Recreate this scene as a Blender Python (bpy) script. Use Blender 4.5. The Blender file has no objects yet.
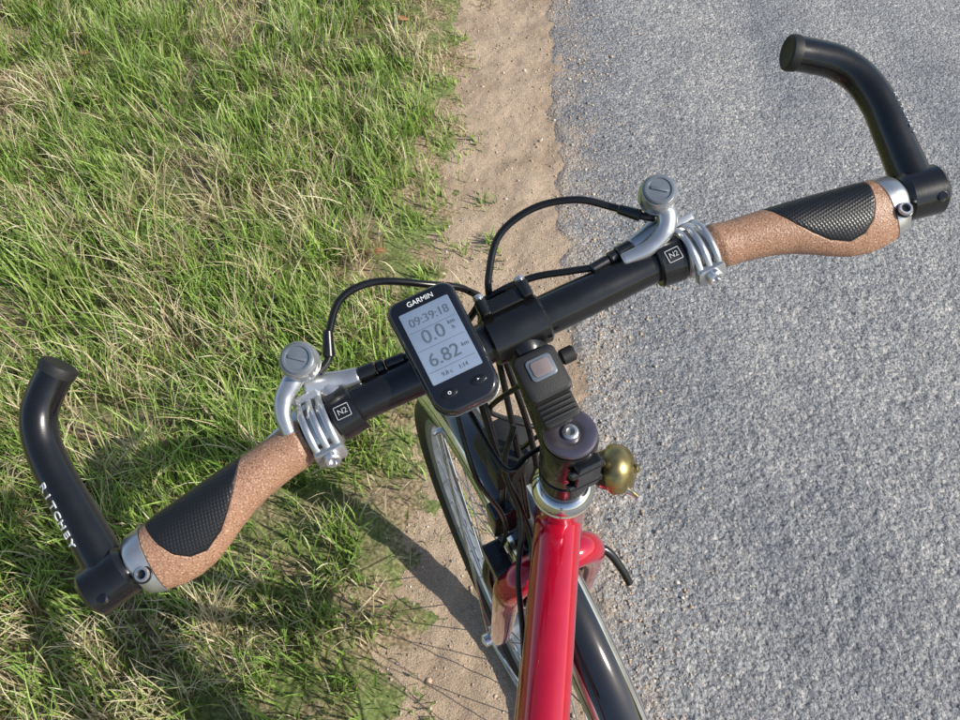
import bpy, math, random
import numpy as np
from mathutils import Vector, Matrix, noise
random.seed(4); rng=np.random.default_rng(7)
V=Vector
scn=bpy.context.scene; COL=scn.collection
# ------------------------------------------------------------------ materials
def newmat(name):
    m=bpy.data.materials.new(name); m.use_nodes=True
    nt=m.node_tree; b=nt.nodes["Principled BSDF"]; return m,nt,b
def N(nt,t,**k):
    n=nt.nodes.new(t)
    for a_,v in k.items():
        if a_ in n.inputs: n.inputs[a_].default_value=v
        else: setattr(n,a_,v)
    return n
def ramp(nt,src,stops,interp='LINEAR'):
    r=nt.nodes.new("ShaderNodeValToRGB"); r.color_ramp.interpolation=interp
    e=r.color_ramp.elements
    while len(e)>1: e.remove(e[0])
    e[0].position=stops[0][0]; e[0].color=(*stops[0][1],1)
    for p,c in stops[1:]:
        q=e.new(p); q.color=(*c,1)
    nt.links.new(src,r.inputs[0]); return r
def mix(nt,fac,c1,c2,mode='MIX'):
    n=nt.nodes.new("ShaderNodeMix"); n.data_type='RGBA'; n.blend_type=mode
    for s,v in ((n.inputs[0],fac),(n.inputs[6],c1),(n.inputs[7],c2)):
        if isinstance(v,(int,float)): s.default_value=v
        elif isinstance(v,tuple): s.default_value=(*v,1)
        else: nt.links.new(v,s)
    return n.outputs[2]
def math_(nt,op,a,b=0.0,clamp=False):
    n=nt.nodes.new("ShaderNodeMath"); n.operation=op; n.use_clamp=clamp
    for s,v in ((n.inputs[0],a),(n.inputs[1],b)):
        if isinstance(v,(int,float)): s.default_value=v
        else: nt.links.new(v,s)
    return n.outputs[0]
def madd(nt,a,b,c,clamp=False):
    o=math_(nt,'MULTIPLY_ADD',a,b,clamp); nt.nodes[-1].inputs[2].default_value=c; return o
def bump(nt,b,h,dist,strength=1.0):
    n=nt.nodes.new("ShaderNodeBump"); n.inputs["Strength"].default_value=strength
    n.inputs["Distance"].default_value=dist; nt.links.new(h,n.inputs["Height"])
    nt.links.new(n.outputs[0],b.inputs["Normal"])
def simple(name,col,rough=.5,metal=0.0,coat=0.0,var=.12,vs=60,bmp=0.0,bs=900,rv=.18):
    m,nt,b=newmat(name)
    tc=N(nt,"ShaderNodeTexCoord"); no=N(nt,"ShaderNodeTexNoise",Scale=vs,Detail=3.0)
    nt.links.new(tc.outputs["Object"],no.inputs["Vector"])
    lo=tuple(c*(1-var) for c in col); hi=tuple(min(1,c*(1+var)) for c in col)
    r=ramp(nt,no.outputs[0],[(.3,lo),(.7,hi)]); nt.links.new(r.outputs[0],b.inputs["Base Color"])
    nt.links.new(madd(nt,no.outputs[0],rv,rough-rv/2),b.inputs["Roughness"])
    b.inputs["Metallic"].default_value=metal; b.inputs["Coat Weight"].default_value=coat
    if bmp:
        n2=N(nt,"ShaderNodeTexNoise",Scale=bs,Detail=1.0); nt.links.new(tc.outputs["Object"],n2.inputs["Vector"])
        bump(nt,b,n2.outputs[0],bmp)
    return m
mBlack=simple("black_anodised",(.007,.007,.008),.28,0,.3,bmp=.00003,rv=.22)
mBlackGloss=simple("black_gloss",(.006,.006,.007),.10,0,1.0,rv=.08)
mRubber=simple("black_rubber",(.014,.014,.014),.55,bmp=.0001)
mCable=simple("cable_housing",(.007,.007,.007),.28)
mSilver=simple("silver_alloy",(.68,.69,.70),.30,.9,bmp=.00006)
mSilverPaint=simple("satin_aluminium",(.54,.55,.56),.30,.80,.15,bmp=.00004)
mChrome=simple("chrome",(.75,.75,.75),.14,1.0)
mTrim=simple("mudguard_trim",(.75,.75,.74),.20,.9)
mRed=simple("red_paint",(.50,.005,.030),.15,.25,1.0,var=.06,rv=.08)
mGreyCap=simple("grey_cap",(.22,.25,.28),.36,.5)
mDarkCap=simple("smoked_cap",(.17,.15,.18),.28,.8,.5)
mBrass=simple("brass",(.36,.29,.13),.36,1.0,var=.4,vs=90)
mPink=simple("button_pink",(.22,.175,.175),.4)
mWhite=simple("white_print",(.8,.8,.8),.5)
mPrint=simple("faded_print",(.42,.42,.42),.5)
mInk=simple("lcd_ink",(.085,.11,.15),.5)
mSaddle=simple("saddle_leather",(.03,.02,.015),.45,bmp=.0004)
mAmber=simple("pedal_plastic",(.02,.02,.02),.5)
mLens=simple("lamp_glass",(.5,.5,.5),.08,.6)
m,nt,b=newmat("lcd_screen"); mLCD=m
tc=N(nt,"ShaderNodeTexCoord"); no=N(nt,"ShaderNodeTexNoise",Scale=25.0,Detail=4.0); nt.links.new(tc.outputs["Object"],no.inputs["Vector"])
r=ramp(nt,no.outputs[0],[(.3,(.165,.215,.30)),(.7,(.235,.295,.39))]); nt.links.new(r.outputs[0],b.inputs["Base Color"])
b.inputs["Roughness"].default_value=.25; b.inputs["Coat Weight"].default_value=.3; b.inputs["Coat Roughness"].default_value=.1
# cork grip with rubber insert
m,nt,b=newmat("cork_grip"); mCork=m
tc=N(nt,"ShaderNodeTexCoord"); at=N(nt,"ShaderNodeAttribute",attribute_name="mask")
no=N(nt,"ShaderNodeTexNoise",Scale=850.0,Detail=2.0); n3=N(nt,"ShaderNodeTexNoise",Scale=45.0,Detail=3.0)
for q in (no,n3): nt.links.new(tc.outputs["Object"],q.inputs["Vector"])
c=ramp(nt,no.outputs[0],[(.30,(.10,.045,.026)),(.42,(.31,.165,.100)),(.6,(.40,.225,.140)),(.72,(.68,.50,.38))])
c2=mix(nt,math_(nt,'MULTIPLY',n3.outputs[0],.5),c.outputs[0],(.39,.215,.130))
mk=madd(nt,at.outputs["Fac"],2500.0,.5,True)
uv=N(nt,"ShaderNodeUVMap",uv_map="UVMap"); v2=N(nt,"ShaderNodeTexVoronoi",Scale=430.0,Randomness=0.0); v2.distance='CHEBYCHEV'
nt.links.new(uv.outputs[0],v2.inputs["Vector"])
nt.links.new(mix(nt,mk,c2,(.010,.010,.011)),b.inputs["Base Color"])
hatch=math_(nt,'SUBTRACT',1.0,v2.outputs["Distance"])
hh=mix(nt,mk,no.outputs[0],hatch)
ed=math_(nt,'SUBTRACT',1.0,math_(nt,'MULTIPLY',math_(nt,'ABSOLUTE',at.outputs["Fac"]),900.0,True),True)
h3=math_(nt,'SUBTRACT',hh,math_(nt,'MULTIPLY',ed,1.2))
bump(nt,b,h3,.0006,.7)
nt.links.new(madd(nt,mk,-.04,.42),b.inputs["Roughness"])
# ------------------------------------------------------------------ mesh helpers
def link(o,parent=None):
    COL.objects.link(o)
    if parent: o.parent=parent
    return o
def mkobj(name,geos,mats,parent=None,smooth=True,autos=40):
    vs=[];fs=[];mi=[]
    for g in geos:
        off=len(vs); vs+= [tuple(p) for p in g[0]]
        k=g[2] if len(g)>2 else 0
        for i,f_ in enumerate(g[1]):
            fs.append(tuple(x+off for x in f_)); mi.append(k[i] if isinstance(k,list) else k)
    me=bpy.data.meshes.new(name); me.from_pydata(vs,[],fs)
    for mm in (mats if isinstance(mats,(list,tuple)) else [mats]): me.materials.append(mm)
    me.polygons.foreach_set("material_index",mi)
    me.polygons.foreach_set("use_smooth",[smooth]*len(fs)); 
    import bmesh
    bm=bmesh.new(); bm.from_mesh(me); bmesh.ops.recalc_face_normals(bm,faces=bm.faces)
    if smooth:
        lim=math.radians(autos)
        for e in bm.edges:
            if len(e.link_faces)==2 and e.calc_face_angle(0)>lim: e.smooth=False
    bm.to_mesh(me); bm.free()
    return link(bpy.data.objects.new(name,me),parent)
def catmull(pts,n):
    P=[V(p) for p in pts]; P=[P[0]*2-P[1]]+P+[P[-1]*2-P[-2]]; out=[]
    for i in range(1,len(P)-2):
        for k in range(n):
            t=k/n; a,b_,c_,d=P[i-1],P[i],P[i+1],P[i+2]
            out.append(.5*((2*b_)+(c_-a)*t+(2*a-5*b_+4*c_-d)*t*t+(3*b_-a-3*c_+d)*t**3))
    out.append(P[-2]); return out
def rings(R,closed=False,cap=True):
    m_=len(R[0]); vs=[p for r_ in R for p in r_]; fs=[]
    n=len(R)
    for i in range(n if closed else n-1):
        j=(i+1)%n
        for k in range(m_):
            k2=(k+1)%m_; fs.append((i*m_+k,i*m_+k2,j*m_+k2,j*m_+k))
    if cap and not closed:
        fs.append(tuple(range(m_))[::-1]); fs.append(tuple((n-1)*m_+k for k in range(m_)))
    return vs,fs
def sweep(pts,rad,seg=20,sub=8,flat=1.0,up=None,capround=True):
    rr=rad if isinstance(rad,(list,tuple)) else [rad]*len(pts)
    P=catmull(pts,sub) if sub>1 else [V(p) for p in pts]
    Rr=[]
    for i in range(len(P)):
        x=i/sub if sub>1 else i; i0=min(int(x),len(rr)-1); i1=min(i0+1,len(rr)-1); t=x-i0
        t=t*t*(3-2*t); Rr.append(rr[i0]*(1-t)+rr[i1]*t)
    if capround:
        t0=(P[0]-P[1]).normalized(); t1=(P[-1]-P[-2]).normalized(); b0=Rr[0]*.15; b1=Rr[-1]*.15
        P=[P[0],P[0]-t0*b0]+P[1:-1]+[P[-1]-t1*b1,P[-1]]
        Rr=[Rr[0]*.85,Rr[0]]+Rr[1:-1]+[Rr[-1],Rr[-1]*.85]
    T=[(P[min(i+1,len(P)-1)]-P[max(i-1,0)]).normalized() for i in range(len(P))]
    u=(V(up) if up is not None else V((0,0,1)))
    if abs(u.normalized().dot(T[0]))>.95: u=V((1,0,0))
    R=[]
    for p,t,r_ in zip(P,T,Rr):
        u=(u-t*u.dot(t)).normalized(); w=t.cross(u)
        R.append([p+u*(math.cos(2*math.pi*k/seg)*r_*flat)+w*(math.sin(2*math.pi*k/seg)*r_) for k in range(seg)])
    return rings(R)
def lathe(o,ax,prof,seg=40,closed=False,cap=True):
    o=V(o);ax=V(ax).normalized(); u=ax.orthogonal().normalized(); w=ax.cross(u)
    R=[[o+ax*s+u*(math.cos(2*math.pi*k/seg)*r_)+w*(math.sin(2*math.pi*k/seg)*r_) for k in range(seg)] for s,r_ in prof]
    return rings(R,closed,cap)
def cyl(p0,p1,r,r2=None,seg=28,bev=.001):
    p0=V(p0);p1=V(p1);L=(p1-p0).length; r2=r if r2 is None else r2; bev=min(bev,L*.3,r*.4)
    return lathe(p0,p1-p0,[(0,r-bev),(bev,r),(L-bev,r2),(L,r2-bev)],seg)
def rbox(c,x,y,z,hx,hy,hz,rc=.003,n=5,bev=.001):
    c=V(c);x=V(x).normalized();y=V(y).normalized();z=V(z).normalized(); R=[]
    for zz,ins in ((-hz,bev),(-hz+bev,0),(hz-bev,0),(hz-bev*.3,bev*.3),(hz,bev)):
        ring=[]
        for sx,sy,a0 in ((1,1,0),(-1,1,90),(-1,-1,180),(1,-1,270)):
            for k in range(n+1):
                an=math.radians(a0+90*k/n); rr=rc
                ring.append(c+x*(sx*(hx-rc)+math.cos(an)*(rr-ins))+y*(sy*(hy-rc)+math.sin(an)*(rr-ins))+z*zz)
        R.append(ring)
    return rings(R)
# ------------------------------------------------------------------ bicycle frames of reference
HB=math.radians(-6.7); Fh=V((-math.sin(HB),math.cos(HB),0)); L0=V((-Fh.y,Fh.x,0)); tl=math.radians(18); UP=V((0,0,1))
A=(UP*math.cos(tl)-Fh*math.sin(tl)).normalized(); f0=(Fh*math.cos(tl)+UP*math.sin(tl)).normalized()
st=math.radians(32); Fv=f0*math.cos(st)+L0*math.sin(st); Lv=L0*math.cos(st)-f0*math.sin(st)
O=V((.0616,.277,1.03))
def B(l,f,a): return O+Lv*l+Fv*f+A*a
Ap=V((-.0325,-.0406,.9986)).normalized(); Fp=(Fv-Ap*Fv.dot(Ap)).normalized(); Lp=Ap.cross(Fp)
def W(l,f,a): return O+Lp*l+Fp*f+Ap*a
CAMH=1.55
ROOT=Matrix.Translation((0,0,CAMH))@Matrix.Rotation(math.radians(4),4,'X')@Matrix.Translation((0,0,-1.57))
RI=ROOT.inverted()
OW=ROOT@O
BK=V((-.123,-.992,0)).normalized(); SD=V((-BK.y,BK.x,0))
def K(back,side,z): 
    p=OW+BK*back+SD*side; p.z=z; return RI@p
def empty(name):
    e=bpy.data.objects.new(name,None); e.empty_display_size=.1; link(e); e.matrix_world=ROOT; return e
bike=empty("bicycle"); comp=empty("bicycle_computer"); bell=empty("bicycle_bell")
# ---- handlebar
def fbar(l):
    x=abs(l-.010)-.10
    if x<0: return .0760
    if x<.03: return .0760-.19*x*x/.06
    return .0760-.19*(x-.015)
ls=np.linspace(-.296,.318,60)
def rbar(l):
    x=abs(l-.01); return .0142 if x<.05 else (.0142-.0026*min(1,(x-.05)/.08))
mkobj("handlebar",[sweep([B(l,fbar(l),.03) for l in ls],[rbar(l) for l in ls],28,1)],mBlack,bike)
# ---- stem
g=[lathe(O,Ap,[(-.052,.0190),(-.050,.0202),(-.004,.0202),(-.001,.0192)],40)]
g.append(sweep([O+Ap*-.026,O+Ap*-.012+Fp*.03,B(0.003,.055,.022),B(.004,.074,.026)],[.0170,.0150,.0145,.0150],24,6,1.1,up=A,capround=False))
g.append(cyl(B(-.017,.0762,.03),B(.025,.0762,.03),.0180,seg=36,bev=.002))
g.append(rbox(B(.004,.093,.030),Lv,A,Fv,.019,.017,.005,.004))
for s_ in (-.011,.019): g.append(cyl(B(s_,.088,.047),B(s_,.100,.047),.0042))
mkobj("stem",g,mBlack,bike)
g=[]
for s_ in (-.011,.019): g.append(cyl(B(s_,.100,.047),B(s_,.1035,.047),.0036,bev=.0008))
mkobj("stem_bolt",g,mSilver,bike)
mkobj("top_cap",[lathe(O,Ap,[(-.001,.0175),(.0015,.0190),(.0035,.0184),(.0042,.0165),(.0036,.0085),(.0028,.0068),(.0028,.0001)],48)],mDarkCap,bike)
mkobj("top_cap_bolt",[lathe(O+Ap*.0028,Ap,[(0,.0058),(.0025,.0056),(.0032,.0046),(.0032,.003),(.0010,.0028),(.0010,.0001)],24)],mSilver,bike)
mkobj("stem_clamp_lug",[rbox(W(-.003,-.021,-.026),Lp,Ap,Fp,.010,.020,.004,.003),cyl(W(-.015,-.022,-.014),W(.012,-.022,-.014),.0036),cyl(W(-.015,-.022,-.038),W(.012,-.022,-.038),.0036)],mBlack,bike)
mkobj("headset_spacers",[lathe(O,Ap,[(-.086,.0175),(-.085,.0183),(-.0765,.0183),(-.0758,.0172),(-.0750,.0183),(-.0655,.0183),(-.0648,.0172),(-.064,.0183),(-.054,.0183),(-.0522,.0175)],40)],mBlack,bike)
mkobj("headset_upper_cup",[lathe(O,Ap,[(-.108,.019),(-.107,.0235),(-.101,.0245),(-.0985,.0225),(-.0965,.0245),(-.091,.0240),(-.0865,.0195),(-.0855,.0178)],48)],[mChrome],bike)
mkobj("headset_lower_cup",[lathe(O,Ap,[(-.283,.019),(-.281,.024),(-.268,.024),(-.264,.020)],40)],[mBlackGloss],bike)
# ---- switch pod on the stem
g=[rbox(B(.0035,.0385,.036),Lv,Fv,A,.0150,.0165,.0085,.005,6,.002),rbox(B(.003,.016,.022),Lv,Fv,A,.013,.010,.008,.004)]
for i in range(5): g.append(rbox(B(.003,.0105+.0035*i,.0305),Lv,Fv,A,.0125,.0009,.0012,.0006,2,.0003))
mkobj("stem_switch_pod",g,mRubber,bike)
mkobj("stem_switch_button",[rbox(B(.0025,.042,.0455),Lv,Fv,A,.0066,.0052,.0010,.0022,5,.0005)],mPink,bike)
mkobj("stem_switch_frame",[rbox(B(.0025,.042,.0446),Lv,Fv,A,.0090,.0076,.0010,.003,5,.0006)],mGreyCap,bike)
mkobj("stem_switch_knob",[cyl(B(-.024,.045,.030),B(-.014,.045,.030),.0055)],mRubber,bike)
# ---- grips, bar ends, levers
def side(sgn,tag):
    def X(l): return l if sgn>0 else -(l-.020)
    def Q(l,f,a): return B(X(l),f,a)
    ns,mt=110,72
    GL0,GL1=.160,.2775
    def ip(x,xs,ys): return float(np.interp(x,xs,ys))
    yb_s=[.36,.40,.45,.52,.60,.71,.80,.87,.92,.955]; yb=[.013,.004,-.004,-.012,-.019,-.0235,-.021,-.014,-.003,.011]
    mask=[];uvs=[];R=[]
    for i in range(ns+1):
        s=i/ns; l=GL0+(GL1-GL0)*s; fc=fbar(X(l))
        rf=ip(s,[0,.04,.15,.5,.9,1],[.0135,.0158,.0152,.0172,.0178,.0172])
        rb=ip(s,[0,.04,.15,.3,.42,.52,.62,.72,.82,.92,1],[.0135,.0158,.0152,.0160,.0185,.0225,.027,.0305,.0315,.030,.027])
        rv=ip(s,[0,.04,.15,.5,.9,1],[.0135,.0155,.0150,.0165,.0165,.0158])
        ring=[]
        for k in range(mt):
            th=2*math.pi*k/mt; cs,sn=math.cos(th),math.sin(th)
            y=(rf if cs>0 else rb)*(abs(cs)**.92)*(1 if cs>0 else -1)
            back=max(0,-cs); zz=rv*(abs(sn)**.92)*(1 if sn>0 else -1)*(1-.22*back*(rb/.031))
            zz-= back*back*max(0,rb-.017)*.35
            mval=min(y-ip(s,yb_s,yb), .0158-y*1.0, zz+.001, (.955-s)*.13,(s-.36)*.13)
            if mval>0: zz+=min(mval/.0015,1)*.0006
            ring.append(Q(l,fc+y,.03+zz)); mask.append(mval); uvs.append((l+y*.3,y-l*.3))
        R.append(ring)
    v_,f_=rings(R)
    o=mkobj("grip_"+tag,[(v_,f_)],mCork,bike)
    me=o.data; at=me.attributes.new("mask",'FLOAT','POINT'); at.data.foreach_set("value",mask)
    ul=me.uv_layers.new(name="UVMap"); 
    idx=np.zeros(len(me.loops),dtype=np.int32); me.loops.foreach_get("vertex_index",idx)
    ul.data.foreach_set("uv",np.array(uvs)[idx].ravel())
    def sec(l,k_,infl):
        fc=fbar(X(l)); out=[]
        for k in range(48):
            th=2*math.pi*k/48; cs,sn=math.cos(th),math.sin(th)
            rb=.0270*k_+infl; rf=.0172+infl; back=max(0,-cs)
            out.append(Q(l,fc+(rf if cs>0 else rb)*cs,.03+(.0158+infl)*sn*(1-.2*back)-back*back*.003))
        return out
    e0=GL1
    mkobj("grip_clamp_"+tag,[rings([sec(e0+.0002,.97,-.001),sec(e0+.001,.98,.0005),sec(e0+.0055,.93,.0006),sec(e0+.0115,.80,.0004),sec(e0+.0140,.70,-.0012)])],mSilverPaint,bike)
    lb=e0+.0062; fb=fbar(X(lb))-.013
    mkobj("grip_clamp_bolt_"+tag,[lathe(Q(lb,fb,.0415),A,[(0,.0048),(.0035,.0048),(.0045,.0042),(.0045,.0030),(.002,.0028),(.002,.0001)],24)],mSilver,bike)
    mkobj("grip_clamp_bolt_recess_"+tag,[lathe(Q(lb,fb,.0415),A,[(.0005,.0057),(.0018,.0059),(.0022,.0053),(.0022,.0048)],24)],mBlack,bike)
    kf=1.0 if sgn>0 else .925
    fe=fbar(X(.305))
    def E(l,f,a): return Q(l,f*kf,a) if sgn>0 else Q(l-.001-max(0,f-.13)*.22,f*kf,a)
    eo=.3240 if sgn>0 else .3215
    g=[cyl(Q(e0+.0148,fbar(X(.2923)),.03),Q(eo,fbar(X(.324)),.03),.0172,seg=40,bev=.0035),
       sweep([Q(.3070,fe+.002,.030),E(.3090,.060,.031),E(.3130,.090,.033),E(.3165,.118,.035),E(.3170,.142,.037),E(.3115,.160,.040),E(.2990,.173,.043),E(.2875,.181,.046)],
             [.0148,.0135,.0127,.0122,.0119,.0119,.0119,.0119],28,8)]
    mkobj("bar_end_"+tag,g,mBlack,bike)
    tv=(E(.2875,.181,.046)-E(.2990,.173,.043)).normalized()
    mkobj("bar_end_plug_"+tag,[lathe(E(.2875,.181,.046)-tv*.004,tv,[(0,.0124),(.004,.0127),(.0065,.0121),(.0075,.0105),(.0068,.0088),(.0068,.0001)],32)],mRubber,bike)
    mkobj("bar_end_bolt_"+tag,[cyl(Q(.311,fe-.012,.0415),Q(.311,fe-.012,.0455),.0036)],mBlackGloss,bike)
    def collar(l0,l1,r): 
        return cyl(Q(l0,fbar(X(l0)),.03),Q(l1,fbar(X(l1)),.03),r,seg=36,bev=.0012)
    mkobj("lever_collar_"+tag,[collar(.121,.1385,.0168)],mBlack,bike)
    lc=.1485; fc=fbar(X(lc))
    g=[collar(.1405,.1575,.0165)]
    for dl_ in (-.0070,0,.0070):
        pts=[Q(lc+dl_,fc+.0215*math.sin(math.radians(t_))-.001,.03+.0190*math.cos(math.radians(t_))+.0005) for t_ in (75,50,25,0,-25,-50,-75)]
        g.append(sweep(pts,.0023,10,4,.6,up=A))
    for t_,w in ((78,.0102),(-62,.0102)):
        c_=Q(lc,fc+.0225*math.sin(math.radians(t_)),.03+.0190*math.cos(math.radians(t_)))
        nz=(Fv*math.sin(math.radians(t_))+A*math.cos(math.radians(t_))).normalized()
        g.append(rbox(c_,Lv,Lv.cross(nz),nz,w,.0065,.0030,.003))
    mkobj("lever_clamp_"+tag,g,mSilverPaint,bike)
    nz=(Fv*-.86+A*.55).normalized(); c_=Q(lc,fc-.0225,.0405)
    mkobj("lever_clamp_bolt_"+tag,[lathe(c_,nz,[(0,.0058),(.004,.0056),(.005,.0046),(.005,.0030),(.002,.0028),(.002,.0001)],24)],mSilver,bike)
    g=[sweep([Q(.1115,.0925,.034),Q(.122,.0945,.034),Q(.136,.098,.036),Q(.147,.101,.038)],[.0060,.0066,.0072,.0070],20,6,.75,up=A),
       sweep([Q(.135,.100,.034),Q(.132,.088,.032),Q(.131,.078,.032)],[.007,.008,.008],16,4)]
    mkobj("lever_body_"+tag,g,mSilverPaint,bike)
    cap=Q(.1405,.1105,.060)
    if sgn>0:
        arm=[Q(.1405,.1105,.050),Q(.150,.104,.050),Q(.160,.096,.049),Q(.1655,.086,.047),Q(.167,.074,.043)]
    else:
        arm=[B(-.117,.1100,.050),B(-.119,.1000,.050),B(-.114,.090,.048),B(-.100,.084,.044),B(-.080,.085,.040)]
        cap=B(-.117,.1105,.060)
    mkobj("lever_arm_"+tag,[sweep(arm,[.0078,.0070,.0062,.0054,.0046],18,8,.8,up=A)],mSilverPaint,bike)
    mkobj("lever_cap_"+tag,[lathe(cap,A,[(-.016,.0085),(-.012,.0112),(-.0065,.0126),(-.0062,.0120),(-.0055,.0120),(-.0052,.0127),(.0,.0127),(.003,.0124),(.005,.0112)],40)],mSilverPaint,bike)
    mkobj("lever_cap_top_"+tag,[lathe(cap+A*.0050,A,[(0,.0100),(.0012,.0103),(.0022,.0095),(.0022,.0080),(.0012,.0075),(.0012,.0001)],40),
                               rbox(cap+A*.0068,Lv*.6+Fv*.5,Lv*-.5+Fv*.6,A,.0058,.0011,.0006,.0006,3,.0002)],mGreyCap,bike)
    mkobj("brake_lever_blade_"+tag,[sweep([Q(.138,.100,.030),Q(.165,.088,.014),Q(.200,.080,.003),Q(.240,.072,-.004),Q(.268,.064,-.006)] if sgn>0 else [Q(.138,.100,.030),Q(.165,.088,.014),Q(.200,.076,.000),Q(.240,.066,-.008),Q(.268,.060,-.010)],[.0070,.0060,.0055,.0060,.0068],16,8,.55,up=A)],mSilverPaint,bike)
    d0=Q(.1115,.0925,.034); d1=Q(.090,.0905,.036)
    dv=(d1-d0).normalized()
    g=[cyl(d0,d0+dv*.012,.0056),cyl(d0+dv*.0125,d0+dv*.0185,.0048),cyl(d0+dv*.019,d0+dv*.033,.0038)]
    mkobj("barrel_adjuster_"+tag,g,mBlack,bike)
    return d0+dv*.030
aL=side(1,"left"); aR=side(-1,"right")
def text(name,s,size,o,xd,yd,mat,parent,ext=.0002,align='CENTER',bold=0):
    c=bpy.data.curves.new(name,"FONT"); c.body=s; c.size=size; c.extrude=ext; c.align_x=align; c.align_y='CENTER'; c.offset=bold
    c.materials.append(mat); ob=bpy.data.objects.new(name,c); link(ob,parent)
    x=V(xd).normalized(); y=(V(yd)-x*V(yd).dot(x)).normalized(); z=x.cross(y)
    m4=Matrix((x,y,z)).transposed().to_4x4(); m4.translation=V(o); ob.matrix_local=m4; return ob
def tube_text(name,s,p0,p1,rad,nrm,size,mat_):
    d=p1-p0; nn=V(nrm); nn=(nn-d.normalized()*nn.dot(d.normalized())).normalized()
    for i,ch in enumerate(s):
        p=p0+d*((i+.5)/len(s))+nn*(rad+.0004)
        text("%s_%d"%(name,i),ch,size,p,d,nn.cross(d),mat_,bike,.00030,bold=.00015)
tube_text("bar_end_print_left","RITCHEY",B(.3150,.116,.0346),B(.3108,.068,.0316),.0125,A*.76+Lv*.60,.0088,mWhite)
tube_text("bar_end_print_right","RITCHEY",B(-.2950,.112,.0352),B(-.2918,.078,.033),.0123,A*.70-Lv*.62,.0060,mPrint)
for tg,lx in (("left",.130),("right",-.110)):
    fc=fbar(lx); text("collar_print_"+tg,"N2",.0052,B(lx,fc-.003,.03+.0171),-Lv,Fv+A*.2,mPrint,bike,.0002)
    c_=B(lx,fc-.003,.03+.0170)
    fr=[rbox(c_+Fv*s_*.0042,Lv,Fv,A,.0048,.00025,.00025,.0002,1,.00005) for s_ in (-1,1)]+[rbox(c_+Lv*s_*.0048,Lv,Fv,A,.00025,.0042,.00025,.0002,1,.00005) for s_ in (-1,1)]
    mkobj("collar_print_frame_"+tg,fr,mPrint,bike)
# ---- cables
g=[]
g.append(sweep([B(.134,.103,.042),B(.124,.110,.042),B(.117,.124,.046),B(.100,.140,.052),B(.075,.141,.050),B(.045,.128,.040),B(.020,.118,.020),B(.012,.105,-.02),W(.012,.055,-.12),W(.010,.035,-.24)],.0026,10,8))
g.append(sweep([aL,aL+(aL-B(.1115,.0925,.034))*.8,B(.058,.098,.030),B(.030,.112,.010),W(.03,.075,-.06),W(.028,.05,-.16),W(.030,.055,-.27)],.0026,10,8))
g.append(sweep([B(-.112,.101,.044),B(-.104,.106,.046),B(-.090,.120,.046),B(-.070,.135,.048),B(-.042,.143,.046),B(-.014,.138,.040),B(.004,.118,.030),B(.010,.104,.020),B(.012,.100,-.01),W(-.002,.06,-.11),W(.0,.03,-.20)],.0026,10,8))
g.append(sweep([aR,B(-.045,.096,.034),B(-.022,.104,.030),B(.004,.106,.026),B(.022,.104,.016),B(.036,.090,-.010),W(.034,.045,-.10),W(.028,.020,-.15),W(.03,-.01,-.20),K(.10,-.008,.82),K(.3,-.005,.78)],.0026,10,8))
g.append(sweep([W(.020,.045,-.05),W(.036,.030,-.085),W(.036,.000,-.13),K(.04,-.026,.87),K(.14,-.012,.86),K(.4,-.008,.83)],.0024,10,8))
g.append(sweep([W(.004,.060,-.02),W(.026,.075,-.07),W(.004,.085,-.13),W(-.024,.07,-.16),W(.0,.05,-.20)],.0022,10,8))
g.append(sweep([W(.045,.070,-.05),W(.040,.020,-.06),W(.018,.024,-.064),W(-.015,.030,-.070),W(-.022,.055,-.11),W(.01,.07,-.17)],.0022,10,8))
g.append(sweep([W(.05,.09,-.06),W(.055,.045,-.11),W(.040,.030,-.18),W(.034,.035,-.26),W(.047,.035,-.33)],.0022,10,8))
mkobj("cables",g,mCable,bike)
g=[]
for p,q in ((B(-.104,.106,.046),B(-.078,.131,.047)),): g.append(cyl(p,p+(q-p)*.45,.0042,.0034))
g.append(cyl(B(.124,.110,.042),B(.117,.126,.047),.0042,.0034))
mkobj("cable_ferrules",g,mBlack,bike)
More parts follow.
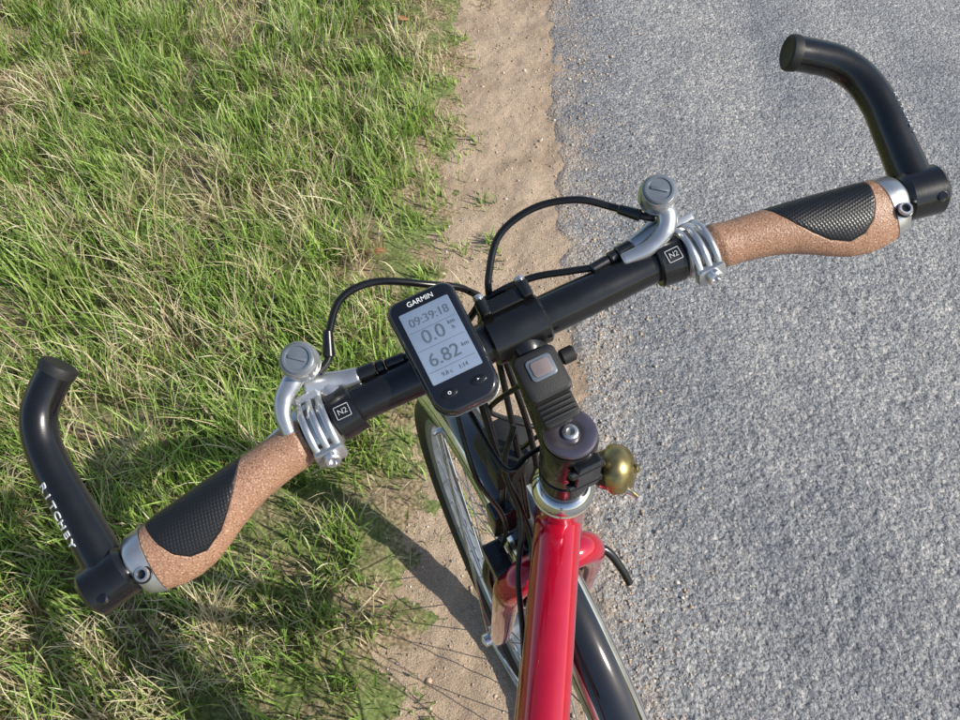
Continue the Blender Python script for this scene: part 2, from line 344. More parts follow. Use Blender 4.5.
# ---- fork & front wheel
HUB=(0,.045,-.70)
hub=W(*HUB)
g=[lathe(O,Ap,[(-.325,.016),(-.32,.020),(-.300,.0205),(-.284,.019)],36)]
for s_ in (-1,1):
    g.append(sweep([W(s_*.004,.002,-.302),W(s_*.028,.003,-.304),W(s_*.044,.004,-.322),W(s_*.049,.006,-.37),W(s_*.051,.010,-.46),W(s_*.052,.020,-.58),W(s_*.051,.040,-.688)],[.0150,.0155,.0155,.0142,.0132,.0115,.0080],22,8,1.12,up=Fp))
mkobj("fork",g,mRed,bike)
g=[]
for s_ in (-1,1): g.append(rbox(W(s_*.051,.045,-.698),Fp,Ap,Lp,.012,.018,.003,.005))
mkobj("fork_dropouts",g,mSilver,bike)
def wheel(pre,c,ax,fw,par):
    up_=fw.cross(ax).normalized(); 
    tyre=[(.0205*math.sin(t_),.3275+.0205*math.cos(t_)) for t_ in np.linspace(0,2*math.pi,20,endpoint=False)]
    mkobj(pre+"_tyre",[lathe(c,ax,tyre,120,True,False)],mRubber,par)
    rim=[(-.0125,.304),(-.0125,.318),(-.009,.319),(.009,.319),(.0125,.318),(.0125,.304),(.008,.299),(-.008,.299)]
    mkobj(pre+"_rim",[lathe(c,ax,rim,120,True,False)],mGreyCap,par)
    prof=[(-.048,.004),(-.048,.008),(-.036,.010),(-.034,.026),(-.031,.026),(-.028,.015),(.028,.015),(.031,.026),(.034,.026),(.036,.010),(.048,.008),(.048,.004)]
    mkobj(pre+"_hub",[lathe(c,ax,prof,40)],mGreyCap,par)
    g=[]
    for i in range(36):
        an=2*math.pi*i/36; s_=1 if i%2 else -1; a2=an+(.75 if (i//2)%2 else -.75)
        d=fw*math.cos(an)+up_*math.sin(an); d2=fw*math.cos(a2)+up_*math.sin(a2)
        g.append(cyl(c+ax*(s_*.032)+d2*.024,c+d*.301+ax*(s_*.002),.0010,seg=6,bev=.0002))
    mkobj(pre+"_spokes",g,mGreyCap,par)
wheel("front_wheel",hub,Lp,Fp,bike)
mkobj("front_axle",[cyl(hub-Lp*.068,hub+Lp*.068,.0045),cyl(hub+Lp*.056,hub+Lp*.066,.009),cyl(hub-Lp*.066,hub-Lp*.056,.009)],mChrome,bike)
def fender(name,c,ax,fw,a0,a1,par,Rf=.360,wd=.0285):
    up_=fw.cross(ax).normalized()
    if up_.z<0: up_=-up_
    R=[];n=90;psi=[-86,-76,-64,-60,-44,-30,-15,0,15,30,44,60,64,76,86]
    for i in range(n+1):
        an=math.radians(a0+(a1-a0)*i/n); d=fw*math.cos(an)+up_*math.sin(an)
        R.append([c+d*(Rf+.021*math.cos(math.radians(p_)))+ax*(wd*math.sin(math.radians(p_))) for p_ in psi])
    m_=len(psi);fs=[];mi=[]
    for i in range(n):
        for k in range(m_-1):
            fs.append((i*m_+k,i*m_+k+1,(i+1)*m_+k+1,(i+1)*m_+k)); mi.append(1 if k in (0,1,3,m_-2,m_-3,m_-5) else 0)
    o=mkobj(name,[([p for r_ in R for p in r_],fs,mi)],[mBlackGloss,mTrim],par)
    md=o.modifiers.new("s","SOLIDIFY"); md.thickness=.0014
    return o
fender("front_mudguard",hub,Lp,Fp,38,205,bike)
g=[]
for s_ in (-1,1):
    for an in (62,150,175):
        a_=math.radians(an); g.append(cyl(hub+Lp*(s_*.057),hub+Lp*(s_*.031)+Fp*(.365*math.cos(a_))+Ap*(.365*math.sin(a_)),.0017,seg=8))
mkobj("mudguard_stays",g,mChrome,bike)
g=[]
for s_ in (-1,1):
    for an in (62,133,150,175):
        a_=math.radians(an); p=hub+Lp*(s_*.030)+Fp*(.365*math.cos(a_))+Ap*(.365*math.sin(a_)); g.append(cyl(p-Lp*s_*.004,p+Lp*s_*.008,.0042))
mkobj("mudguard_stay_bolts",g,mSilver,bike)
g=[]
for s_ in (-1,1):
    g.append(sweep([W(s_*.048,.030,-.420),W(s_*.052,.040,-.385),W(s_*.046,.046,-.345),W(s_*.032,.046,-.305)],[.008,.0075,.006,.005],14,6))
    g.append(cyl(W(s_*.048,.010,-.42),W(s_*.048,.040,-.42),.008))
    g.append(rbox(W(s_*.026,.026,-.397),Fp,Ap,Lp,.030,.0055,.006,.003))
g.append(sweep([W(.040,.047,-.312),W(0,.050,-.303),W(-.036,.047,-.308)],.002,8,6))
g.append(sweep([W(-.050,.012,-.345),W(-.066,.000,-.352),W(-.074,-.018,-.368),W(-.078,-.034,-.385)],[.0055,.0048,.0044,.0042],12,6))
g.append(rbox(W(.045,.03,-.31),Fp,Ap,Lp,.018,.012,.010,.004)); g.append(rbox(W(.03,.05,-.25),Lp,Ap,Fp,.012,.026,.009,.004))
mkobj("rim_brake",g,mBlack,bike)
g=[lathe(W(0,.060,-.215),Fp*.95+Ap*-.1,[(0,.012),(.004,.020),(.03,.026),(.052,.028),(.056,.0275)],36),
   sweep([W(0,.035,-.300),W(0,.060,-.290),W(0,.075,-.245)],.005,12,6,.6),cyl(W(0,.075,-.198),W(0,.075,-.186),.010),
   rbox(W(.022,.055,-.150),Lp,Ap,Fp,.014,.020,.010,.004)]
mkobj("front_lamp",g,mRubber,bike)
mkobj("front_lamp_lens",[lathe(W(0,.060,-.215)+(Fp*.95+Ap*-.1).normalized()*.0562,Fp*.95+Ap*-.1,[(0,.026),(.003,.022),(.006,.012),(.007,.0001)],36)],mLens,bike)
# ---- frame
ht1=O+Ap*-.264
bb=K(.56,0,.285); rh=K(.98,0,.352)
g=[lathe(ht1,Ap,[(0,.020),(.001,.0215),(.008,.0210),(.148,.0210),(.1555,.0218),(.1565,.0205)],40)]
tt0=V((.0655,.285,.882)); ttm=V((.045,.1135,.893)); ttd=(ttm-tt0).normalized()
g.append(cyl(tt0,tt0+ttd*.60,.0193,.0185,40))
tt1=tt0+ttd*.60
g.append(cyl(O+Ap*-.225,bb,.0205,.0205,36)); g.append(cyl(bb,tt1+(tt1-bb).normalized()*.03,.0165,.0165,32))
sdv=(RI.to_3x3()@SD).normalized()
g.append(cyl(bb-sdv*.035,bb+sdv*.035,.022))
for s_ in (-1,1):
    g.append(sweep([bb+sdv*s_*.02,(bb*.6+rh*.4)+sdv*s_*.042,rh+sdv*s_*.062],[.011,.010,.007],14,6))
    g.append(sweep([tt1+sdv*s_*.010,(tt1*.6+rh*.4)+sdv*s_*.042,rh+sdv*s_*.062],[.009,.0085,.007],14,6))
mkobj("frame",g,mRed,bike)
bkv=(RI.to_3x3()@BK).normalized()
wheel("rear_wheel",rh,sdv,-bkv,bike)
fender("rear_mudguard",rh,sdv,-bkv,55,205,bike)
mkobj("rear_axle",[cyl(rh-sdv*.075,rh+sdv*.075,.005)],mChrome,bike)
sp=(tt1-bb).normalized()
mkobj("seatpost",[cyl(tt1,tt1+sp*.12,.0136)],mBlack,bike)
st_=tt1+sp*.13
R=[]
for x,w_,h_ in ((-.155,.010,.008),(-.15,.018,.014),(-.10,.024,.020),(-.04,.034,.022),(.03,.062,.024),(.08,.078,.026),(.115,.070,.024),(.125,.050,.014)):
    c_=st_+bkv*(x+.0)+UP*(.022+ (.008 if x>.05 else 0))
    R.append([c_+sdv*(w_*math.cos(2*math.pi*k/28))+UP*(h_*math.sin(2*math.pi*k/28)*(1 if k<14 else 1.4)) for k in range(28)])
mkobj("saddle",[rings(R)],mSaddle,bike)
g=[lathe(bb+sdv*.046,sdv,[(0,.088),(.003,.090),(.004,.086),(.004,.012),(.0,.012)],48)]
for s_ in (-1,1):
    c0=bb+sdv*s_*.062; c1=c0+(bkv*(-s_)*.165); g.append(sweep([bb+sdv*s_*.03,c0,c0*.5+c1*.5,c1+sdv*s_*.008],[.010,.013,.010,.011],14,5,.7))
mkobj("crankset",g,mSilver,bike)
g=[]
for s_ in (-1,1):
    c1=bb+sdv*s_*.125+bkv*(-s_)*.165; g.append(rbox(c1,sdv,bkv,UP,.048,.040,.010,.006)); g.append(cyl(c1-sdv*.055,c1+sdv*.055,.008))
mkobj("pedals",g,mAmber,bike)
mkobj("chain",[sweep([bb+sdv*.048+UP*.088,rh+sdv*.048+UP*.03,rh+sdv*.048+bkv*.03,rh+sdv*.048-UP*.03,bb+sdv*.048-UP*.088],.004,8,6)],mSilver,bike)
gw=ROOT@bb+SD*-.20+BK*.22; gw.z=.008
mkobj("kickstand",[cyl(bb+bkv*.04-sdv*.02,RI@gw,.008,.007)],mSilver,bike)
# ---- bell
bc=W(-.0330,-.016,-.062); bx=(-Lp*.70+Ap*.30-Fp*.45).normalized()
prof=[(-.004,.0175),(-.002,.0190),(.002,.0188)]+[(.002+.0135*math.sin(t_),.0188*math.cos(t_)**.85) for t_ in np.linspace(.15,1.50,9)]+[(.0157,.0004)]
mkobj("bell_dome",[lathe(bc,bx,prof,44)],mBrass,bell)
mkobj("bell_screw",[lathe(bc+bx*.0155,bx,[(0,.0035),(.002,.0033),(.003,.0018),(.003,.0001)],20)],mBrass,bell)
mkobj("bell_base",[cyl(bc-bx*.014,bc-bx*.003,.0135,.016),lathe(W(0,0,-.068),Ap,[(0,.0187),(.0005,.0198),(.0115,.0198),(.012,.0187)],36)],mBlack,bell)
mkobj("bell_striker",[sweep([bc-bx*.008-Fp*.012,bc-Fp*.022-Lp*.002,bc+bx*.004-Fp*.028+Ap*.004],[.0030,.0022,.0026],12,5)],mSilver,bell)
# ---- bike computer
cx,cf,ca=.0540,.0770,.0620
X_=-Lv; Y_=(Fv+Lv*.02).normalized()
def G(x,y,z): return B(cx,cf,ca)+X_*x+Y_*y+A*z
def outline(hx,hy,rt,rbm,n=8):
    out=[]
    for sx,sy,a0,rc in ((1,1,0,rt),(-1,1,90,rt),(-1,-1,180,rbm),(1,-1,270,rbm)):
        for k in range(n+1):
            an=math.radians(a0+90*k/n); out.append((sx*(hx-rc)+math.cos(an)*rc,sy*(hy-rc)+math.sin(an)*rc))
    return [(x*(1-.10*max(0,-y/hy)**2.5),y) for x,y in out]
def slab(hx,hy,rt,rb_,levels):
    R=[]
    for z,ins in levels:
        R.append([G(x*(1-ins/hx),y*(1-ins/hy),z) for x,y in outline(hx,hy,rt,rb_)])
    return rings(R)
mkobj("computer_body",[slab(.0236,.0418,.008,.012,[(-.019,.004),(-.016,.001),(-.010,0),(-.0045,0),(-.0042,.0006)])],mRubber,comp)
mkobj("computer_bezel",[slab(.0230,.0412,.0078,.012,[(-.0043,.0),(-.0015,.0),(.0004,.0012),(.0010,.0026)])],mBlackGloss,comp)
mkobj("computer_seam",[slab(.0238,.0420,.008,.012,[(-.0092,.0006),(-.0088,0),(-.0078,0),(-.0074,.0006)])],mGreyCap,comp)
mkobj("computer_screen",[rbox(G(0,.0055,.0013),X_,Y_,A,.0172,.0255,.0005,.001,3,.0002)],mLCD,comp)
zt=.0020
text("computer_brand","GARMIN",.0048,G(0,.0352,.0012),X_,Y_,mWhite,comp,.0001)
text("time_digits","09:39:18",.0080,G(.0005,.0225,zt),X_,Y_,mInk,comp,.00005)
text("speed_digits","0.0",.0130,G(-.002,.0105,zt),X_,Y_,mInk,comp,.00005)
text("speed_unit","km\nh",.0040,G(.0115,.0115,zt),X_,Y_,mInk,comp,.00005)
text("distance_digits","6.82",.0125,G(-.002,-.0052,zt),X_,Y_,mInk,comp,.00005)
text("distance_unit","km",.0040,G(.0130,-.0035,zt),X_,Y_,mInk,comp,.00005)
text("status_line","9.8 c    1:14",.0038,G(0,-.0160,zt),X_,Y_,mInk,comp,.00005)
g=[]
for yy in (.0165,.0035,-.0120): g.append(rbox(G(0,yy,.00195),X_,Y_,A,.0158,.00010,.00008,.00008,1,.00002))
mkobj("screen_rules",g,mInk,comp)
R1=[]
for s_ in (-1,1):
    c_=G(s_*.0100,-.0285,.0009); R=[]
    for z,k_ in ((0,1),(.0012,.95),(.0016,.75)):
        R.append([c_+X_*(.0054*k_*math.cos(2*math.pi*k/24))+Y_*(.0031*k_*math.sin(2*math.pi*k/24))+A*z for k in range(24)])
    R1.append(rings(R))
mkobj("computer_buttons",R1,mBlack,comp)
text("button_mark_left","o",.0045,G(-.0100,-.0281,.0027),X_,Y_,mWhite,comp,.00005)
text("button_mark_right","\u25B8",.0045,G(.0100,-.0283,.0027),X_,Y_,mWhite,comp,.00005)
mkobj("computer_mount",[cyl(G(0,-.003,-.030),G(0,-.003,-.0185),.014,.016),rbox(B(.0545,.0755,.030),Lv,Fv,A,.009,.0165,.0160,.004)],mRubber,comp)

# ------------------------------------------------------------------ terrain
def vnoise(x,y,scale,seed):
    r=np.random.default_rng(seed); n=256; g=r.random((n,n))
    x=np.asarray(x)*scale+1000.3; y=np.asarray(y)*scale+1000.7
    xi=np.floor(x).astype(int); yi=np.floor(y).astype(int); u=x-xi; v=y-yi
    u=u*u*(3-2*u); v=v*v*(3-2*v)
    a=g[xi%n,yi%n];b=g[(xi+1)%n,yi%n];c=g[xi%n,(yi+1)%n];d=g[(xi+1)%n,(yi+1)%n]
    return (a*(1-u)+b*u)*(1-v)+(c*(1-u)+d*u)*v
def rnoise(x,y,scale,seed):
    c,s=math.cos(.6+seed),math.sin(.6+seed); return vnoise(x*c-y*s,x*s+y*c,scale,seed)
def grid(name,xs,ys,zf,mat,smooth=True):
    Xg,Yg=np.meshgrid(xs,ys,indexing='ij'); Z=zf(Xg,Yg)
    co=np.stack([Xg,Yg,Z],-1).reshape(-1,3); nx,ny=len(xs),len(ys)
    i=np.arange(nx-1)[:,None]*ny+np.arange(ny-1)[None,:]; i=i.ravel()
    q=np.stack([i,i+ny,i+ny+1,i+1],-1).ravel()
    me=bpy.data.meshes.new(name); me.vertices.add(len(co)); me.vertices.foreach_set("co",co.ravel().astype(np.float32))
    me.loops.add(len(q)); me.loops.foreach_set("vertex_index",q.astype(np.int32))
    nf=len(i); me.polygons.add(nf); me.polygons.foreach_set("loop_start",(np.arange(nf)*4).astype(np.int32))
    me.polygons.foreach_set("use_smooth",np.ones(nf,dtype=bool)); me.update(calc_edges=True); me.materials.append(mat)
    return link(bpy.data.objects.new(name,me))
def edge(Y):
    return np.interp(Y,[-60,0,.38,.79,1.2,1.6,2.5,4,60],[-.12,-.12,-.105,-.065,-.03,-.01,-.02,-.03,-.1])+ (vnoise(Y*0,Y,5,11)-.5)*.08+(vnoise(Y*0,Y,17,12)-.5)*.07
def sstep(x): x=np.clip(x,0,1); return x*x*(3-2*x)
def zverge(x,y):
    e=edge(y); t=sstep((e-x+.03)/.25)
    return -.012+.040*t+(vnoise(x,y,7,21)-.5)*.030*t+(vnoise(x,y,25,22)-.5)*.014+(vnoise(x,y,80,23)-.5)*.005
xsV=np.concatenate([-np.geomspace(400,3,12),np.arange(-2.8,.05,.012),[.05]])
ysV=np.concatenate([-np.geomspace(400,1,12),np.arange(-.8,4.2,.012),np.geomspace(4.4,400,14)])
m,nt,b=newmat("verge_soil"); mSoil=m
tc=N(nt,"ShaderNodeTexCoord")
n1=N(nt,"ShaderNodeTexNoise",Scale=9.0,Detail=3.0); n2=N(nt,"ShaderNodeTexNoise",Scale=160.0,Detail=3.0)
for q in (n1,n2): nt.links.new(tc.outputs["Object"],q.inputs["Vector"])
c1=ramp(nt,n2.outputs[0],[(.3,(.10,.07,.04)),(.5,(.24,.18,.11)),(.7,(.42,.33,.22))])
c2=ramp(nt,n2.outputs[0],[(.3,(.06,.08,.02)),(.6,(.16,.20,.06)),(.75,(.36,.33,.17))])
nt.links.new(mix(nt,ramp(nt,n1.outputs[0],[(.4,(0,0,0)),(.6,(1,1,1))]).outputs[0],c1.outputs[0],c2.outputs[0]),b.inputs["Base Color"])
b.inputs["Roughness"].default_value=.95
grid("grass_verge",xsV,ysV,zverge,mSoil)
# dirt
m,nt,b=newmat("sandy_dirt"); mDirt=m
tc=N(nt,"ShaderNodeTexCoord")
n1=N(nt,"ShaderNodeTexNoise",Scale=7.0,Detail=5.0); n2=N(nt,"ShaderNodeTexNoise",Scale=300.0,Detail=3.0,Roughness=.75)
for q in (n1,n2): nt.links.new(tc.outputs["Object"],q.inputs["Vector"])
c1=ramp(nt,n2.outputs[0],[(.28,(.22,.15,.10)),(.42,(.46,.345,.245)),(.6,(.58,.455,.335)),(.75,(.76,.65,.51))])
c2=ramp(nt,n1.outputs[0],[(.3,(.72,.68,.64)),(.5,(.95,.93,.9)),(.7,(1.08,1.06,1.03))])
cc=mix(nt,1.0,c1.outputs[0],c2.outputs[0],'MULTIPLY')
nt.links.new(cc,b.inputs["Base Color"]); b.inputs["Roughness"].default_value=.95
bump(nt,b,n2.outputs[0],.0040)
def zdirt(x,y): return (rnoise(x,y,6,31)-.5)*.012+(rnoise(x,y,30,32)-.5)*.007+(rnoise(x,y,120,33)-.5)*.0028+(rnoise(x,y,240,34)-.5)*.0016-.03*sstep((x-.235)/.06)
grid("dirt_shoulder",np.concatenate([[-.5],np.arange(-.4,.32,.005)]),np.concatenate([-np.geomspace(200,.5,12),np.arange(-.2,3.4,.005),np.geomspace(3.6,300,16)]),zdirt,mDirt)
# asphalt
m,nt,b=newmat("asphalt"); mAsph=m
tc=N(nt,"ShaderNodeTexCoord"); sx=N(nt,"ShaderNodeSeparateXYZ"); nt.links.new(tc.outputs["Object"],sx.inputs[0])
v1=N(nt,"ShaderNodeTexVoronoi",Scale=135.0); n2=N(nt,"ShaderNodeTexNoise",Scale=175.0,Detail=3.0,Roughness=.62,Distortion=.5); n3=N(nt,"ShaderNodeTexNoise",Scale=11.0,Detail=5.0)
mp=N(nt,"ShaderNodeMapping"); mp.inputs["Scale"].default_value=(2.8,.5,1); mp.inputs["Location"].default_value=(.4,.3,0); nt.links.new(tc.outputs["Object"],mp.inputs[0])
n1=N(nt,"ShaderNodeTexNoise",Scale=1.0,Detail=4.0); nt.links.new(mp.outputs[0],n1.inputs["Vector"])
for q in (v1,n2,n3): nt.links.new(tc.outputs["Object"],q.inputs["Vector"])
bw=N(nt,"ShaderNodeRGBToBW"); nt.links.new(v1.outputs["Color"],bw.inputs[0])
base=ramp(nt,n2.outputs[0],[(.32,(.09,.09,.095)),(.42,(.25,.25,.253)),(.52,(.345,.345,.345)),(.66,(.45,.445,.435)),(.76,(.58,.56,.53))])
stone=ramp(nt,bw.outputs[0],[(.22,(.70,.71,.74)),(.5,(1,1,1)),(.74,(1.08,1.06,1.03)),(.86,(1.50,1.42,1.32))])
c1=mix(nt,1.0,base.outputs[0],stone.outputs[0],'MULTIPLY')
c1=mix(nt,1.0,c1,ramp(nt,n1.outputs[0],[(.36,(.74,.76,.80)),(.52,(1.0,1.0,1.0)),(.68,(1.12,1.11,1.08))]).outputs[0],'MULTIPLY')
c1=mix(nt,1.0,c1,ramp(nt,n3.outputs[0],[(.35,(.90,.90,.91)),(.65,(1.07,1.07,1.06))]).outputs[0],'MULTIPLY')
m1=madd(nt,sx.outputs[0],-7.0,2.02)
m2=math_(nt,'ADD',m1,madd(nt,n3.outputs[0],2.6,-1.3))
m3=math_(nt,'ADD',m2,madd(nt,n2.outputs[0],-2.6,1.25),True)
sand=ramp(nt,n2.outputs[0],[(.3,(.26,.185,.13)),(.5,(.46,.36,.265)),(.7,(.63,.52,.40))])
nt.links.new(mix(nt,m3,c1,sand.outputs[0]),b.inputs["Base Color"]); b.inputs["Roughness"].default_value=.66
hh=math_(nt,'ADD',math_(nt,'MULTIPLY',v1.outputs["Distance"],-.5),math_(nt,'MULTIPLY',n2.outputs[0],1.2)); bump(nt,b,hh,.0058,1.0)
def zroad(x,y):
    e=.222+(vnoise(x*0,y,4,41)-.5)*.03+(vnoise(x*0,y,18,42)-.5)*.03
    rough=.6+.8*np.clip((2.1-y)/1.4,0,1)
    return .005-.016*sstep((e-x)/.05)+((rnoise(x,y,150,43)-.5)*.0034+(rnoise(x,y,80,44)-.5)*.0028)*rough+(rnoise(x,y,3,45)-.5)*.004
grid("asphalt_road",np.concatenate([np.arange(.17,1.9,.004),np.linspace(1.95,4.2,20)]),np.concatenate([-np.geomspace(300,.4,14),np.arange(-.1,3.3,.004),np.geomspace(3.4,400,20)]),zroad,mAsph)
def zfar(x,y): return -.02+.03*sstep((x-4.1)/.3)+(vnoise(x,y,3,51)-.5)*.02
grid("ground",np.concatenate([np.linspace(4.05,8,30),np.geomspace(9,400,10)]),np.concatenate([-np.geomspace(400,1,14),np.linspace(0,6,30),np.geomspace(7,400,14)]),zfar,mSoil)
# ------------------------------------------------------------------ grass
def blades(name,n,x0,x1,y0,y1,lmin,lmax,wd,seed,allstraw=0.0):
    r=np.random.default_rng(seed)
    x=r.uniform(x0,x1,n); y=r.uniform(y0,y1,n)
    nt_=max(20,n//55); tx=r.uniform(x0,x1,nt_); ty=r.uniform(y0,y1,nt_); k=r.integers(0,nt_,n); tf=r.random(n)<.68
    sp_=r.normal(0,.015,(n,2)); x=np.where(tf,tx[k]+sp_[:,0],x); y=np.where(tf,ty[k]+sp_[:,1],y)
    e=edge(y); dist=e-x
    bare=vnoise(x,y,4.5,61)*.6+vnoise(x,y,13,62)*.4
    p=np.clip((dist+.01)/.22,0,1)**1.2*np.clip((bare-.26)/.2,.12,1)
    p*=np.clip(.35+ (y-.2)*.8 + (-x-.2)*1.0,.3,1)
    tuft=r.random(nt_)<.12
    keep=(r.random(n)<p)|((dist>-.09)&(dist<.05)&tf&tuft[k]&(r.random(n)<.5))
    x,y,k,tf=x[keep],y[keep],k[keep],tf[keep]; n=len(x)
    z=np.maximum(zverge(x,y),zdirt(x,y)-.002)-.003
    big=vnoise(x,y,2.6,63); med=vnoise(x,y,8,64)
    ang=vnoise(x,y,2.2,65)*math.pi*3+r.normal(0,1.25,n)
    tuftang=r.uniform(0,6.28,nt_)[k]; ang=np.where(tf&(r.random(n)<.6),tuftang+r.normal(0,.8,n),ang)
    hgt=lmin+(lmax-lmin)*(.2+.8*r.random(n)**1.4)*(.40+.85*big)*np.where(tf,1.1,.85)
    hgt*=np.clip((edge(y)-x)/.25,.35,1)
    tstraw=(r.random(nt_)<.24)[k]&tf
    straw=(r.random(n)<np.clip((med*.6+vnoise(x,y,3.2,66)*.6-.53)*2.0+allstraw,.08,.85))|(tstraw&(r.random(n)<.8))
    hgt*=np.where(straw&tstraw,1.25,1.0)
    lean=np.where(straw,r.uniform(.25,1.25,n),r.uniform(.1,.95,n)); w=wd*r.uniform(.5,1.3,n)*np.where(straw,.8,1.12)
    seg=4; t=np.linspace(0,1,seg+1)
    th=lean[:,None]*(.35+1.15*t[None,:]); dl=hgt[:,None]/seg
    hx=np.concatenate([np.zeros((n,1)),np.cumsum(np.sin(th[:,:-1])*dl,1)],1); hz=np.concatenate([np.zeros((n,1)),np.cumsum(np.cos(th[:,:-1])*dl,1)],1)
    curl=r.normal(0,.45,n)[:,None]*t[None,:]
    px=x[:,None]+hx*np.cos(ang[:,None]+curl); py=y[:,None]+hx*np.sin(ang[:,None]+curl); pz=z[:,None]+np.maximum(hz,0.004+0*hz)
    ww=w[:,None]*np.array([.8,1,.85,.55,.08])[None,:]
    tw=ang+math.pi/2+r.normal(0,.6,n); dx=np.cos(tw)[:,None]*ww; dy=np.sin(tw)[:,None]*ww; dz=(r.normal(0,.4,n)[:,None])*ww
    L_=np.stack([px-dx,py-dy,pz-dz],-1); R_=np.stack([px+dx,py+dy,pz+dz],-1)
    co=np.stack([L_,R_],2).reshape(n,-1,3)
    nv=(seg+1)*2; base=(np.arange(n)*nv)[:,None,None]; q=np.array([[2*i,2*i+1,2*i+3,2*i+2] for i in range(seg)])[None]
    q=(base+q).reshape(-1)
    me=bpy.data.meshes.new(name); me.vertices.add(n*nv); me.vertices.foreach_set("co",co.ravel().astype(np.float32))
    me.loops.add(len(q)); me.loops.foreach_set("vertex_index",q.astype(np.int32)); nf=n*seg
    me.polygons.add(nf); me.polygons.foreach_set("loop_start",(np.arange(nf)*4).astype(np.int32)); me.polygons.foreach_set("use_smooth",np.ones(nf,dtype=bool)); me.update(calc_edges=True)
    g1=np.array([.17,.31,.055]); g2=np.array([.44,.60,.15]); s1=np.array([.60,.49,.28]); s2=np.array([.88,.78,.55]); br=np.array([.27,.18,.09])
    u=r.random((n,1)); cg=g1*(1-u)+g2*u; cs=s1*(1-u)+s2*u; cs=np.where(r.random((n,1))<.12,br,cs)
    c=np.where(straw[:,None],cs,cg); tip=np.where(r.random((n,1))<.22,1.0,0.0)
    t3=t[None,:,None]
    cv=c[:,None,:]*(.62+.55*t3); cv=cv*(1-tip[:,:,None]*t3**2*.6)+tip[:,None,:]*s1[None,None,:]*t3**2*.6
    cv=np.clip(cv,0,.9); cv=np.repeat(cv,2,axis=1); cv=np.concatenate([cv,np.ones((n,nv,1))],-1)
    ca_=me.color_attributes.new("Col",'FLOAT_COLOR','POINT'); ca_.data.foreach_set("color",cv.ravel().astype(np.float32))
    return me
m=bpy.data.materials.new("grass_blade"); m.use_nodes=True; nt=m.node_tree; b=nt.nodes["Principled BSDF"]; mGrass=m
at=N(nt,"ShaderNodeVertexColor",layer_name="Col"); nt.links.new(at.outputs[0],b.inputs["Base Color"]); b.inputs["Roughness"].default_value=.42; b.inputs["Specular IOR Level"].default_value=.45
tr=nt.nodes.new("ShaderNodeBsdfTranslucent"); nt.links.new(at.outputs[0],tr.inputs[0]); ms=nt.nodes.new("ShaderNodeMixShader"); ms.inputs[0].default_value=.3
out=nt.nodes["Material Output"]; nt.links.new(b.outputs[0],ms.inputs[1]); nt.links.new(tr.outputs[0],ms.inputs[2]); nt.links.new(ms.outputs[0],out.inputs[0])
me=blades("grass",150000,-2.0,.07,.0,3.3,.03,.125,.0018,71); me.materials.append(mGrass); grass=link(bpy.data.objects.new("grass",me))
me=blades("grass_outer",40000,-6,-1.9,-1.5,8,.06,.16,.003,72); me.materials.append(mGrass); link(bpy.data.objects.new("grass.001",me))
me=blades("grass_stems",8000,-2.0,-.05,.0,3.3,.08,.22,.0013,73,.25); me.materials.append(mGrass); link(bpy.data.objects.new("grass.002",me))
# ------------------------------------------------------------------ gravel
def gravel(name,n,mat,seed):
    r=np.random.default_rng(seed); ph=(1+5**.5)/2
    ico=np.array([(-1,ph,0),(1,ph,0),(-1,-ph,0),(1,-ph,0),(0,-1,ph),(0,1,ph),(0,-1,-ph),(0,1,-ph),(ph,0,-1),(ph,0,1),(-ph,0,-1),(-ph,0,1)])/1.9
    fc=np.array([(0,11,5),(0,5,1),(0,1,7),(0,7,10),(0,10,11),(1,5,9),(5,11,4),(11,10,2),(10,7,6),(7,1,8),(3,9,4),(3,4,2),(3,2,6),(3,6,8),(3,8,9),(4,9,5),(2,4,11),(6,2,10),(8,6,7),(9,8,1)])
    x=np.where(r.random(n)<.6,r.uniform(-.2,.30,n),.24+np.abs(r.normal(0,.10,n))); y=r.uniform(0,3.2,n)
    s=.0007+r.gamma(1.5,.0006,n); s=np.minimum(s,.006)
    z=np.maximum(zroad(x,y),zdirt(x,y))
    co=ico[None]*(s[:,None,None])*r.uniform(.65,1.25,(n,12,1))*np.stack([r.uniform(.7,1.3,n),r.uniform(.7,1.3,n),r.uniform(.5,.9,n)],-1)[:,None,:]
    co=co+np.stack([x,y,z+s*.25],-1)[:,None,:]; q=(fc[None]+(np.arange(n)*12)[:,None,None]).reshape(-1)
    me=bpy.data.meshes.new(name); me.vertices.add(n*12); me.vertices.foreach_set("co",co.ravel().astype(np.float32)); me.loops.add(len(q)); me.loops.foreach_set("vertex_index",q.astype(np.int32))
    nf=n*20; me.polygons.add(nf); me.polygons.foreach_set("loop_start",(np.arange(nf)*3).astype(np.int32)); me.update(calc_edges=True)
    pal=np.array([(.56,.45,.34),(.48,.37,.26),(.36,.31,.27),(.64,.57,.47),(.50,.36,.25)]); c=pal[r.integers(0,5,n)]*r.uniform(.75,1.15,(n,1))
    cv=np.concatenate([np.repeat(c[:,None,:],12,1),np.ones((n,12,1))],-1); ca_=me.color_attributes.new("Col",'FLOAT_COLOR','POINT'); ca_.data.foreach_set("color",cv.ravel().astype(np.float32))
    me.materials.append(mat); return link(bpy.data.objects.new(name,me))
m,nt,b=newmat("pebble"); at=N(nt,"ShaderNodeVertexColor",layer_name="Col"); nt.links.new(at.outputs[0],b.inputs["Base Color"]); b.inputs["Roughness"].default_value=.85
gravel("gravel",14000,m,81)
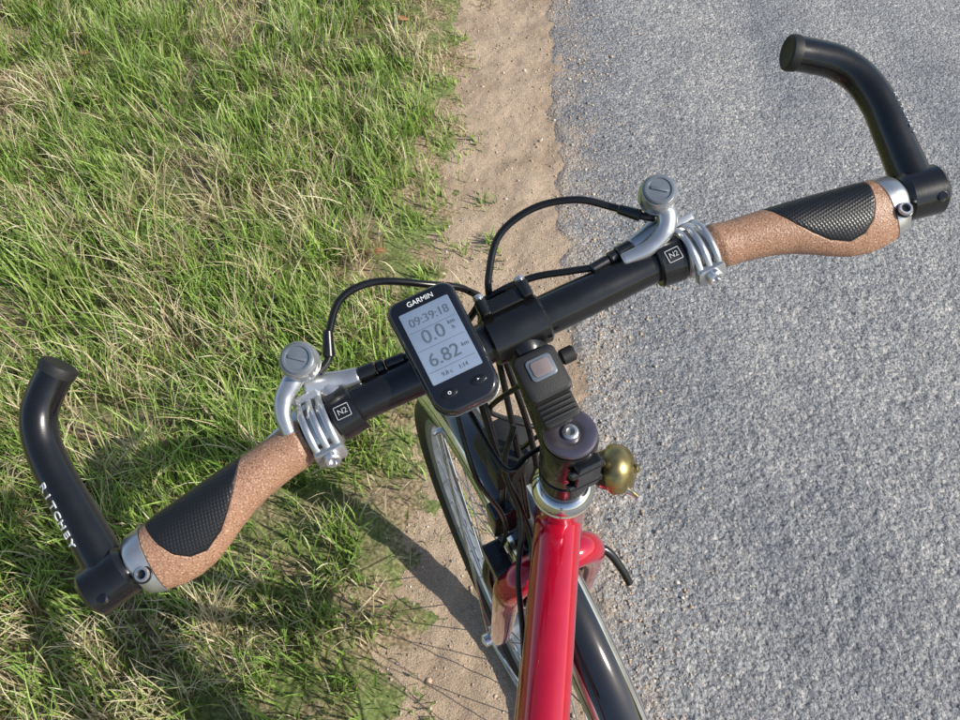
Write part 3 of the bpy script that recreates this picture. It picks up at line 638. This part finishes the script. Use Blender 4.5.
mLeaf=simple("dry_leaf",(.34,.15,.07),.7,var=.4,vs=80)
g=[]
r=random.Random(5)
for i in range(26):
    x,y=r.uniform(-1.6,-.2),r.uniform(.4,2.6)
    if i==0: x,y=-1.02,.66
    if i==1: x,y=-1.32,1.95
    z=float(zverge(np.array([x]),np.array([y]))[0])+r.uniform(.015,.045); s=r.uniform(.010,.022); an=r.uniform(0,6.28); tilt=r.uniform(-.6,.6)
    pts=[]
    for u,v,h in ((-1,0,0),(-.4,.5,.15),(.3,.55,.2),(1,0,0),(.3,-.55,.2),(-.4,-.5,.15)):
        X0=u*s;Y0=v*s;Z0=h*s+X0*tilt; pts.append(V((x+X0*math.cos(an)-Y0*math.sin(an),y+X0*math.sin(an)+Y0*math.cos(an),z+Z0)))
    g.append((pts,[(0,1,5),(1,2,4,5),(2,3,4)]))
mkobj("fallen_leaves",g,mLeaf)
# ------------------------------------------------------------------ light, sky, camera
el=math.radians(38); S=V((math.cos(el)*.945,math.cos(el)*-.327,math.sin(el)))
sun=bpy.data.lights.new("sun","SUN"); sun.energy=5.0; sun.angle=math.radians(.5); sun.color=(1,.945,.84)
so=link(bpy.data.objects.new("sun",sun)); so.rotation_euler=S.to_track_quat('Z','Y').to_euler(); so.location=(5,-2,6)
w=bpy.data.worlds.new("World"); scn.world=w; w.use_nodes=True; nt=w.node_tree; bg=nt.nodes["Background"]
sky=nt.nodes.new("ShaderNodeTexSky"); sky.sky_type='NISHITA'; sky.sun_disc=False; sky.sun_elevation=el; sky.sun_rotation=math.atan2(.945,-.327)
nt.links.new(sky.outputs[0],bg.inputs[0]); bg.inputs[1].default_value=.14
cam=bpy.data.cameras.new("camera"); cam.lens=18*884/480; cam.sensor_width=36; cam.clip_start=.02; cam.clip_end=2000
co=link(bpy.data.objects.new("camera",cam)); co.location=(0,0,CAMH); co.rotation_euler=(math.radians(36),0,0); scn.camera=co
scn.view_settings.view_transform='Standard'; scn.view_settings.look='None'; scn.view_settings.exposure=0
